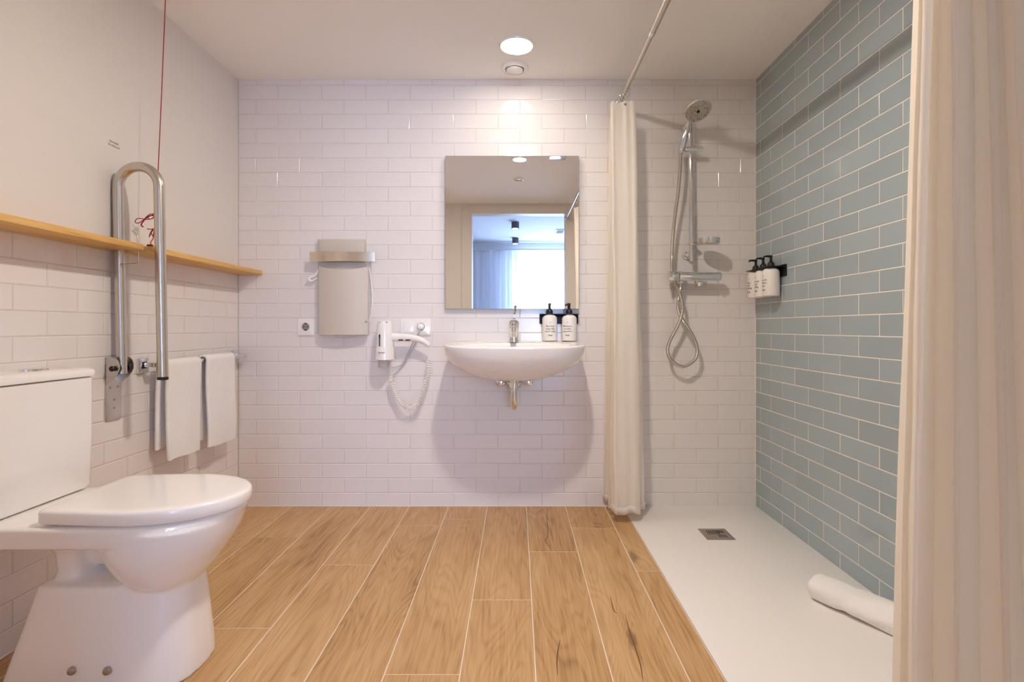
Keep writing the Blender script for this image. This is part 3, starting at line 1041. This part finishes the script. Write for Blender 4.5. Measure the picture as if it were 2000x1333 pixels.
zt = 2.735
tx = P(1003.5, 640, zt).x
tp = thing('basin_tap', 'chrome single-lever mixer tap standing on the washbasin', 'tap', (tx, Y(zt), .8695))
bm = new()
lathe(bm, [(.0265, 0), (.0265, .012), (.025, .013), (.0245, .062), (.0255, .064), (.0262, .082), (.0268, .094), (.0245, .104), (.016, .110), (.001, .112)], (tx, Y(zt), .8695), n=32)
obj('body', bm, M['chrome'], tp)
bm = new()
sp_ = [(tx, Y(zt) - .012, .952), (tx, Y(zt) - .05, .953), (tx, Y(zt) - .09, .949), (tx, Y(zt) - .115, .941)]
tube(bm, spline(sp_, 6), [.019 - .006 * i / 18 for i in range(19)], 18)
cyl(bm, (tx, Y(zt) - .108, .943), (tx, Y(zt) - .111, .921), .0115)
obj('spout', bm, M['chrome'], tp)
bm = new()
lv = spline([(tx, Y(zt) - .002, .974), (tx + .003, Y(zt) + .004, 1.0), (tx + .006, Y(zt) - .008, 1.03), (tx + .008, Y(zt) - .03, 1.052)], 6)
for p, q in zip(lv[:-1], lv[1:]):
    pass
rings = []
for i, p in enumerate(lv):
    w_ = .004 + .003 * (i / len(lv))
    rings.append([p + Vector((sx * w_, sy * .0025, 0)) for sx, sy in ((-1, -1), (1, -1), (1, 1), (-1, 1))])
loft(bm, rings)
obj('lever', bm, M['chrome'], tp)

tz = 2.56
trx = P(1004, 750, tz).x
tr_ = thing('drain_trap', 'chrome pipe trap hanging under the washbasin', 'drain pipe', (trx, Y(tz), .56))
bm = new(); lathe(bm, [(.018, 0), (.022, .002), (.022, .028), (.02, .03), (.02, .045)], (trx, Y(tz), .655), n=28)
lathe(bm, [(.017, 0), (.019, .002), (.019, .008), (.017, .010)], (trx, Y(tz), .641), n=28); obj('nut', bm, M['chrome'], tr_)
bm = new()
up = [(trx, Y(tz), .668), (trx, Y(tz), .60)]
for i in range(1, 12):
    a = PI * i / 11
    up.append((trx, Y(tz) + .045 - .045 * math.cos(a), .60 - .042 * math.sin(a)))
up += [(trx, Y(tz) + .09, .632), (trx, Y(tz) + .10, .648), (trx, Y(tz) + .12, .656), (trx, -.002, .656)]
tube(bm, up, .0152, 20); obj('pipe', bm, M['chrome'], tr_)
bm = new(); lathe(bm, [(.042, 0), (.042, .004), (.034, .016), (.018, .022)], (trx, -.0005, .656), (0, -1, 0), 32); obj('flange', bm, M['chrome'], tr_)
for i, px in enumerate((978, 1032)):
    c = P(px, 747, 2.80)
    t = thing('angle_valve', ('chrome angle valve under the basin, left of the drain trap', 'chrome angle valve under the basin, right of the drain trap')[i], 'valve', (c.x, 0, c.z), 'angle valves under the washbasin')
    bm = new(); lathe(bm, [(.026, 0), (.026, .003), (.018, .009), (.012, .012), (.012, .03), (.015, .031), (.015, .046), (.011, .047)], (c.x, 0, c.z), (0, -1, 0), 24); obj('valve_body', bm, M['chrome'], t)
    bm = new(); lathe(bm, [(.014, 0), (.0195, .002), (.0205, .009), (.019, .018), (.012, .021)], (c.x, -.046, c.z), (0, -1, 0), 24); obj('knob', bm, M['chrome'], t)
    bm = new(); tube(bm, spline([(c.x, -.034, c.z + .008), (c.x, -.036, c.z + .05), (c.x + (.02 if i == 0 else -.02), -.05, c.z + .11)], 6), .005, 10); obj('hose', bm, M['chrome'], t)

# ---------------------------------------------------------------- soap racks and pump bottles
def bottle(x, y, z, face, label, lines, group):
    """face: angle of the printed side, 0 = towards the camera (-y), measured towards -x"""
    t = thing('pump_bottle', label, 'soap bottle', (x, y, z), group)
    R_ = .0385
    bm = new()
    lathe(bm, [(.030, .0), (.0365, .002), (.0385, .006), (.0385, .112), (.037, .120), (.032, .1275), (.024, .1325), (.016, .135), (.0145, .1365), (.0145, .141)], (x, y, z), n=40)
    b = obj('body', bm, M['bottle'], t)
    bm = new()
    lathe(bm, [(.0165, .1405), (.0165, .153), (.0145, .159), (.009, .165), (.0062, .168), (.006, .184), (.0075, .186), (.0075, .193), (.005, .195)], (x, y, z), n=28)
    d = Vector((-math.sin(face), -math.cos(face), 0))
    tube(bm, [Vector((x, y, z + .190)), Vector((x, y, z + .190)) + d * .018, Vector((x, y, z + .189)) + d * .032, Vector((x, y, z + .184)) + d * .037], [.0058, .0055, .0046, .004], 12)
    obj('pump', bm, M['navy'], t, label='dark pump head')
    bm = new()

    def wrap(z0):
        def f(a, c):
            an = face - a / R_
            rr = R_ + .0004
            return (x - rr * math.sin(an), y - rr * math.cos(an), z + z0 + c)
        return f
    for txt, z0, sz, bold in lines:
        lettering(bm, txt, sz, wrap(z0), bold)
    obj('lettering', bm, M['ink'], b)
    return t


def text_lines(rows, foot):
    out = [('soap', .094, .005, False)]
    for i, r_ in enumerate(rows):
        out.append((r_, .072 - i * .0135, .0125, False))
    out.append((foot, .026, .0105, True))
    return out


c0 = thing('soap_rack', 'dark wall rack holding the two pump bottles by the washbasin', 'rack', (.222, 0, .962))
bm = new(); prism(bm, rrect(.204, .054, .004, 4, .222, .9885), lambda a, b, t: (a, -t, b), 0, .005, .001); obj('back_plate', bm, M['black'], c0)


def ring_plate(bm, to3, ca, cb, half_a, b0, b1, hole, n=32):
    """flat plate piece with a round neck hole, spanning ca-half_a..ca+half_a and b0..b1"""
    top, bot, hi_, lo_ = [], [], [], []
    for i in range(n):
        a = 2 * PI * i / n
        c, s = math.cos(a), math.sin(a)
        e = min((half_a / abs(c)) if abs(c) > 1e-6 else 9, ((b1 - cb) / s) if s > 1e-6 else 9, ((b0 - cb) / s) if s < -1e-6 else 9)
        top.append((ca + e * c, cb + e * s)); hi_.append((ca + hole * c, cb + hole * s))
    rings = [[Vector(to3(a, b, t)) for a, b in ring] for ring, t in ((hi_, 0), (top, 0), (top, .003), (hi_, .003), (hi_, 0))]
    loft(bm, rings, False, False)


bm = new()
zpl = .874 + .1368
for xx, ha in ((.1710, .0511), (.2731, .0509)):
    ring_plate(bm, lambda a, b, t: (a, -b, zpl + t), xx, .045, ha, .004, .066, .0152)
obj('neck_plate', bm, M['black'], c0)
g1 = 'pump bottles in the rack by the washbasin'
bottle(.1715, -.045, .874, 0., 'cream pump bottle with dark pump above the basin, the left of two', text_lines(('But love', 'soap talk', 'round soap'), 'ritual'), g1)
bottle(.2725, -.045, .874, .35, 'cream pump bottle with dark pump above the basin, right one nearest the curtain', text_lines(('Moisture,', 'be lofty', 'stand firm'), 'ritual'), g1)
zy = [Y(2.574), Y(2.655), Y(2.737)]
c1 = thing('soap_rack', 'black wall rack holding three pump bottles on the blue tiles', 'rack', (XR, Y(2.655), 1.185))
bm = new(); prism(bm, rrect(.284, .056, .004, 4, Y(2.657), 1.212), lambda a, b, t: (XR - t, a, b), 0, .005, .001); obj('back_plate', bm, M['black'], c1)
bm = new()
zpl = 1.092 + .1368
for yc in zy:
    ring_plate(bm, lambda a, b, t: (XR - b, a, zpl + t), yc, .047, .0412, .004, .082, .0152)
obj('neck_plate', bm, M['black'], c1)
g2 = 'pump bottles in the rack on the blue tiles'
for yc, lb, rows in zip(zy, ('cream pump bottle on the blue tiled wall, nearest of the rack of three', 'cream pump bottle on the blue tiled wall, middle of the rack of three', 'cream pump bottle on the blue tiled wall, closest to the rear wall corner'),
                        (('sea wild', 'comfort', 'your'), ('Say wild', 'lit all', 'surfing'), ('clean', 'soft', 'morning'))):
    bottle(XR - .047, yc, 1.092, PI / 2 - .12, lb, text_lines(rows, 'ritual'), g2)

# ---------------------------------------------------------------- shower: riser rail, hand shower with hose, mixer
zs = 2.785
rr_ = thing('riser_rail', 'chrome vertical shower riser rail on the white tiled wall', 'shower rail', (P(1349, 0, zs).x, 0, 1.28))
xr_ = P(1350, 0, zs).x
bm = new(); cyl(bm, (xr_ + .002, Y(zs), Zp(511, zs)), (xr_ - .006, Y(zs), Zp(228, zs)), .011, 20); obj('rail', bm, M['chrome'], rr_)
for py in (244, 497):
    zz = Zp(py, zs)
    bm = new(); cyl(bm, (xr_ - .008, -.001, zz), (xr_ - .008, Y(zs) + .008, zz), .012, 20); lathe(bm, [(.02, 0), (.02, .004), (.014, .008)], (xr_ - .008, 0, zz), (0, -1, 0), 24); obj('wall_bracket', bm, M['chrome'], rr_)
bm = new(); cyl(bm, P(1328, 292.5, 2.757), P(1371.5, 291.5, 2.757), .0135, 24); box(bm, (xr_ - .019, Y(2.757), Zp(292, zs) - .012), (xr_ + .014, Y(zs) + .013, Zp(292, zs) + .012), .003)
sl = obj('slider', bm, M['chrome'], rr_)
c = P(1331, 291, 2.735); bm = new(); lathe(bm, [(.013, 0), (.0165, .003), (.0165, .026), (.014, .028)], c - Vector((0, 0, .014)), (.1, -.1, 1), 24); obj('handset_cradle', bm, M['chrome'], sl)
bm = new(); dx = P(1384, 472, 2.72); zz = Zp(478, 2.72)
lathe(bm, [(.046, 0), (.052, .003), (.055, .010), (.056, .030), (.053, .030), (.051, .012), (.04, .008)], (dx.x, Y(2.72), zz), n=40)
box(bm, (xr_ - .014, Y(zs) - .014, zz + .006), (dx.x - .04, Y(zs) + .013, zz + .024), .003)
obj('soap_dish', bm, M['chrome'], rr_, label='round chrome soap dish')

hs = thing('hand_shower', 'chrome hand shower with round spray head and looped hose', 'shower head', (P(1345, 240, 2.72).x, Y(2.72), P(1345, 292, 2.72).z))
hb_, ht_ = P(1329.5, 300, 2.735), P(1346.5, 234, 2.705)
bm = new(); pts = [hb_.lerp(ht_, i / 10) for i in range(11)]
tube(bm, pts, [.0125 + .0035 * math.sin(PI * i / 10) for i in range(11)], 20)
hdir = (ht_ - hb_).normalized()
hc = P(1362.5, 217, 2.642)
nrm = Vector((.10, -.50, -.86)).normalized()
rim = hc + (Vector((0, 0, -1)) - nrm * (-nrm.z)).normalized() * .056 - nrm * .014
tube(bm, spline([ht_, (ht_ + rim) / 2 + Vector((0, .004, .004)), rim, hc - nrm * .02], 6), [.0125 + .0045 * i / 18 for i in range(19)], 18)
obj('handle', bm, M['chrome'], hs)
bm = new(); lathe(bm, [(.012, -.036), (.035, -.031), (.058, -.018), (.0665, -.006), (.067, .0), (.0635, .002)], hc, nrm, 44); hd_ = obj('head', bm, M['chrome'], hs)
bm = new(); lathe(bm, [(.0625, .0016), (.061, .0038), (.03, .0042), (.001, .0042)], hc, nrm, 44); obj('spray_plate', bm, M['spray'], hd_, label='grey spray plate with nozzles')
bm = new(); lathe(bm, [(.008, .0042), (.0075, .0056), (.001, .0056)], hc + Vector((.002, 0, 0)), nrm, 16); obj('centre_button', bm, M['dark'], hd_)
bm = new()
hose = [P(a, b, z) for a, b, z in ((1329.5, 300, 2.735), (1328, 335, 2.74), (1324, 380, 2.75), (1318, 425, 2.765), (1314, 465, 2.775), (1312.3, 500, 2.782), (1312.5, 528, 2.800), (1317, 550, 2.800), (1327, 572, 2.782), (1333, 595, 2.77), (1331, 617, 2.765), (1322, 640, 2.768), (1308, 667, 2.77), (1304, 686, 2.77), (1311, 704, 2.77), (1333, 716.5, 2.77), (1356, 704, 2.77), (1362, 685, 2.77), (1356.5, 663, 2.77), (1344, 641, 2.768), (1331, 622, 2.775), (1324.5, 604, 2.785), (1325, 585, 2.788), (1329, 564, 2.782), (1330, 552, 2.775))]
tube(bm, spline(hose, 10), .0085, 12)
hm = mat('metal_hose', (.62, .58, .53), .25, 1.)
nt = hm.node_tree; wv = nt.nodes.new('ShaderNodeTexWave'); wv.bands_direction = 'Z'; wv.inputs['Scale'].default_value = 90; bp = nt.nodes.new('ShaderNodeBump'); bp.inputs['Strength'].default_value = .4; bp.inputs['Distance'].default_value = .002
tcn = nt.nodes.new('ShaderNodeTexCoord'); nt.links.new(tcn.outputs['Object'], wv.inputs['Vector']); nt.links.new(wv.outputs['Fac'], bp.inputs['Height']); nt.links.new(bp.outputs[0], nt.nodes['Principled BSDF'].inputs['Normal'])
obj('hose', bm, hm, hs, label='steel hose hanging in a twisted loop')
zm = 2.765
mx = thing('shower_mixer', 'horizontal chrome thermostatic shower mixer under the riser rail', 'tap', (P(1356, 0, zm).x, 0, Zp(552, zm)))
bm = new(); zz = Zp(540.5, zm)
lathe(bm, [(.018, 0), (.0225, .002), (.023, .02), (.0235, .12), (.023, .205), (.0225, .214), (.019, .217)], (P(1325, 0, zm).x, Y(zm), zz), (1, 0, 0), 32)
obj('body', bm, M['chrome'], mx)
bm = new(); lathe(bm, [(.022, 0), (.0275, .002), (.029, .01), (.029, .046), (.0265, .052)], (P(1304.5, 0, zm).x, Y(zm), zz), (1, 0, 0), 32)
box(bm, (P(1304, 0, zm).x, Y(zm) - .006, zz - .044), (P(1308, 0, zm).x, Y(zm) + .006, zz - .02), .002)
obj('temperature_knob', bm, M['chrome'], mx)
bm = new(); lathe(bm, [(.021, 0), (.0235, .002), (.0235, .012), (.02, .015)], (P(1400, 0, zm).x + .004, Y(zm), zz), (1, 0, 0), 32)
box(bm, (P(1401.5, 0, zm).x, Y(zm) - .005, zz - .038), (P(1405, 0, zm).x, Y(zm) + .005, zz - .018), .002)
obj('flow_knob', bm, M['chrome'], mx)
for px in (1338, 1378):
    bm = new(); cc = P(px, 545, zm)
    lathe(bm, [(.034, 0), (.034, .004), (.026, .014), (.016, .017), (.016, .07)], (cc.x, 0, zz - .012 if px == 1378 else zz), (0, -1, 0), 32); obj('wall_union', bm, M['chrome'], mx)
bm = new(); cc = P(1330, 551, 2.775); cyl(bm, (cc.x, cc.y, zz - .034), (cc.x, cc.y, zz - .015), .0115); obj('hose_outlet', bm, M['chrome'], mx)

# ---------------------------------------------------------------- curtain rod and the two curtains
RX, RZ = .529, 2.094
rod = thing('curtain_rod', 'telescopic chrome shower curtain rod under the ceiling', 'curtain rod', (RX, Y(1.6), RZ))
bm = new(); cyl(bm, (RX, YD + .001, RZ), (RX, Y(2.115), RZ), .0128, 24); obj('outer_tube', bm, M['steel'], rod)
bm = new(); cyl(bm, (RX, Y(2.10), RZ), (RX, -.002, RZ), .0105, 24); obj('inner_tube', bm, M['steel'], rod)
bm = new(); cyl(bm, (RX, Y(2.09), RZ), (RX, Y(2.118), RZ), .0138, 24); obj('collar', bm, M['chrome'], rod)
for yy, dr in ((-.001, -1), (YD + .001, 1)):
    bm = new(); lathe(bm, [(.026, 0), (.026, .006), (.018, .012), (.013, .03)], (RX, yy, RZ), (0, dr, 0), 24); obj('end_flange', bm, M['chrome'], rod)


def curtain(name, label, top, bot, ztop, zbot, nv, wr, seed):
    t = thing(name, label, 'curtain', (RX, (top[0].y + top[-1].y) / 2, zbot), 'cream shower curtains on the rod')
    A, B = spline(top, 14), spline(bot, 14)
    n = len(A)
    rnd = random.Random(seed)
    ph = [rnd.uniform(0, 6.28) for _ in range(8)]
    bm = new()
    rows = []
    for j in range(nv + 1):
        v = j / nv
        s = v ** .8
        row = []
        for i in range(n):
            u = i / (n - 1)
            p = A[i].lerp(B[i], s)
            w_ = wr * (math.sin(11 * v + 9 * u + ph[0]) * .6 + math.sin(23 * v - 14 * u + ph[1]) * .3 + math.sin(47 * v + 31 * u + ph[2]) * .12)
            row.append(Vector((p.x + w_, p.y + w_ * .7, ztop + (zbot - ztop) * v + .006 * math.sin(u * 19 + ph[3]) * v)))
        rows.append(row)
    loft(bm, rows, closed=False)
    o = obj('drape', bm, M['curtain'], t, angle=180)
    bm = new()
    for za, zb_ in ((0, .0),):
        rows2 = []
        for j in range(3):
            v = 1 - .018 * (1 - j / 2)
            s = v ** .8
            rows2.append([Vector((A[i].lerp(B[i], s).x, A[i].lerp(B[i], s).y, ztop + (zbot - ztop) * v + .006 * math.sin(i / (n - 1) * 19 + ph[3]) * v)) for i in range(n)])
        loft(bm, rows2, closed=False)
    mods(obj('hem', bm, M['curtain'], t, angle=180), .0034)
    return t


def V2(x, z):
    return Vector((x, Y(z), 0))


topL = [V2(.490, 2.815), V2(.545, 2.80), V2(.487, 2.77), V2(.585, 2.74), V2(.480, 2.71), V2(.580, 2.675), V2(.468, 2.645), V2(.457, 2.622), V2(.463, 2.602), V2(.482, 2.622), V2(.500, 2.626), V2(.526, 2.603), V2(.545, 2.612), V2(.560, 2.600), V2(.574, 2.614), V2(.583, 2.65)]
botL = [V2(.450, 2.822), V2(.60, 2.806), V2(.455, 2.772), V2(.640, 2.74), V2(.462, 2.705), V2(.635, 2.672), V2(.476, 2.64), V2(.468, 2.612), V2(.478, 2.594), V2(.497, 2.603), V2(.520, 2.588), V2(.545, 2.600), V2(.568, 2.588), V2(.588, 2.598), V2(.598, 2.612), V2(.606, 2.65)]
cl = curtain('shower_curtain', 'cream shower curtain bunched at the tiled rear wall end of the rod', topL, botL, 2.036, .045, 90, .0045, 5)
for yy, tl in ((Y(2.615), .3), (Y(2.65), -.2), (Y(2.69), .25), (Y(2.73), -.15), (Y(2.77), .2), (Y(2.805), -.1)):
    bm = new()
    pts = []
    for i in range(19):
        a = PI * .62 + 2 * PI * .93 * i / 18
        pts.append((RX + .021 * math.cos(a), yy + tl * .021 * math.cos(a), RZ - .006 + .026 * math.sin(a)))
    pts += [(RX + .004, yy, RZ - .052), (RX - .002, yy, RZ - .070)]
    tube(bm, pts, .0014, 6)
    obj('hook', bm, M['chrome'], cl, label='thin wire curtain hook')
bm = new(); lathe(bm, [(.003, 0), (.0065, .001), (.0065, .0025), (.003, .003)], (.5235, Y(2.6025), 2.018), (0, -1, 0), 16); obj('eyelet', bm, M['satin'], cl)
na = 60
topR, botR = [], []
for i in range(na + 1):
    u = i / na
    ph = 2 * PI * (4.2 * u + .16 * math.sin(7 * u))
    for lst, (ax_, az_), (bx_, bz_), amp in ((topR, (.545, .703), (.560, .640), .022), (botR, (.556, .815), (.690, .655), .034)):
        q = 1 + .35 * math.sin(5 * u + 1)
        du, dz = .62 * amp * q * math.sin(ph), .78 * amp * q * math.sin(ph)
        lst.append(V2(ax_ + (bx_ - ax_) * u + du + .006 * math.sin(2 * ph), az_ + (bz_ - az_) * u + dz - .006 * math.sin(2 * ph)))
curtain('shower_curtain', 'cream shower curtain gathered in the near right foreground', topR, botR, 2.040, .045, 90, .003, 9)

# ---------------------------------------------------------------- shower tray, drain, rolled bath mat
bm = new(); box(bm, (TX, Y(.9), -.001), (XR - .0005, -.0005, .006), .002, 2)
tag(obj('shower_tray', bm, M['tray']), 'flat matt white shower tray set flush beside the plank floor', 'shower tray')
dr = thing('floor_drain', 'square steel drain grate in the white shower tray', 'drain', (.903, Y(2.444), .006))
x0_, x1_, y0_, y1_ = .8406, .9656, Y(2.380), Y(2.508)
bm = new(); box(bm, (x0_, y0_, .0055), (x1_, y1_, .0085), .0008); obj('plate', bm, M['satin'], dr)
bm = new()
for i in range(8):
    xx = x0_ + .028 + i * .0095
    if i < 6:
        box(bm, (xx, y0_ + .06, .0082), (xx + .0045, y1_ - .022, .0088))
    box(bm, (xx, y0_ + .024, .0082), (xx + .0045, y0_ + .054, .0088)) if i > 3 else None
for i in range(3):
    box(bm, (x1_ - .045, y1_ - .03 - i * .011, .0082), (x1_ - .02, y1_ - .025 - i * .011, .0089))
obj('slot', bm, M['dark'], dr)
# bath mat roll lying against the blue wall
A_ = Vector((1.045, Y(1.885), 0)); B_ = Vector((1.205, Y(1.60), 0))
dv = (B_ - A_).normalized(); sv = Vector((dv.y, -dv.x, 0)); sv = sv if sv.y < 0 else -sv
bm = new()
rings = []
L_ = (B_ - A_).length
for j in range(41):
    v = j / 40
    q = []
    grow = 1.06 + .03 * math.sin(9 * v) - .10 * math.exp(-((v - .36) / .05) ** 2)
    endr = min(1, .86 + 5 * v, .86 + 5 * (1 - v))
    for i in range(40):
        a = 2 * PI * i / 40
        lump = 1 + .05 * math.sin(2 * a + 5 * v) + .03 * math.sin(5 * a - 7 * v)
        ra, rb = .054 * lump * grow * endr, .040 * lump * grow * endr
        q.append(A_ + dv * (L_ * v) + sv * (ra * math.cos(a)) + Vector((0, 0, .007 + max(.0, .036 + rb * math.sin(a)))))
    rings.append(q)
loft(bm, rings)
tag(obj('rolled_towel', bm, M['towel'], angle=80), 'white rolled towel lying on the shower tray by the blue tiles', 'towel')

# ---------------------------------------------------------------- daylight through the bedroom window, world, camera
L = bpy.data.lights.new('window_daylight', 'AREA')
L.shape = 'RECTANGLE'; L.size = WX1 - WX0 + .3; L.size_y = WZ1 - WZ0 + .3; L.energy = 270; L.color = (.44, .63, 1.)
lo = bpy.data.objects.new('window_daylight', L); C.objects.link(lo)
lo.location = ((WX0 + WX1) / 2, BY - .35, (WZ0 + WZ1) / 2)
lo.rotation_euler = (PI / 2, 0, 0)
w = bpy.data.worlds.new('sky'); bpy.context.scene.world = w; w.use_nodes = True
w.node_tree.nodes['Background'].inputs['Color'].default_value = (.44, .63, 1., 1)
w.node_tree.nodes['Background'].inputs['Strength'].default_value = 3.
cam = bpy.data.cameras.new('camera'); co = bpy.data.objects.new('camera', cam); C.objects.link(co)
co.location = (0, -DIST, EYE); co.rotation_euler = (PI / 2, 0, 0)
cam.sensor_width = 36; cam.lens = FOC / 2000 * 36; cam.shift_x = -9 / 2000; cam.shift_y = -26.5 / 2000; cam.clip_start = .02
S = bpy.context.scene
S.camera = co
S.view_settings.view_transform = 'Standard'; S.view_settings.look = 'None'; S.view_settings.gamma = 1
S.view_settings.exposure = .5
S.cycles.use_denoising = True
S.cycles.max_bounces = 12; S.cycles.diffuse_bounces = 8; S.cycles.glossy_bounces = 6; S.cycles.transparent_max_bounces = 12; S.cycles.transmission_bounces = 6
S.cycles.caustics_reflective = False; S.cycles.caustics_refractive = False
S.cycles.sample_clamp_indirect = 6
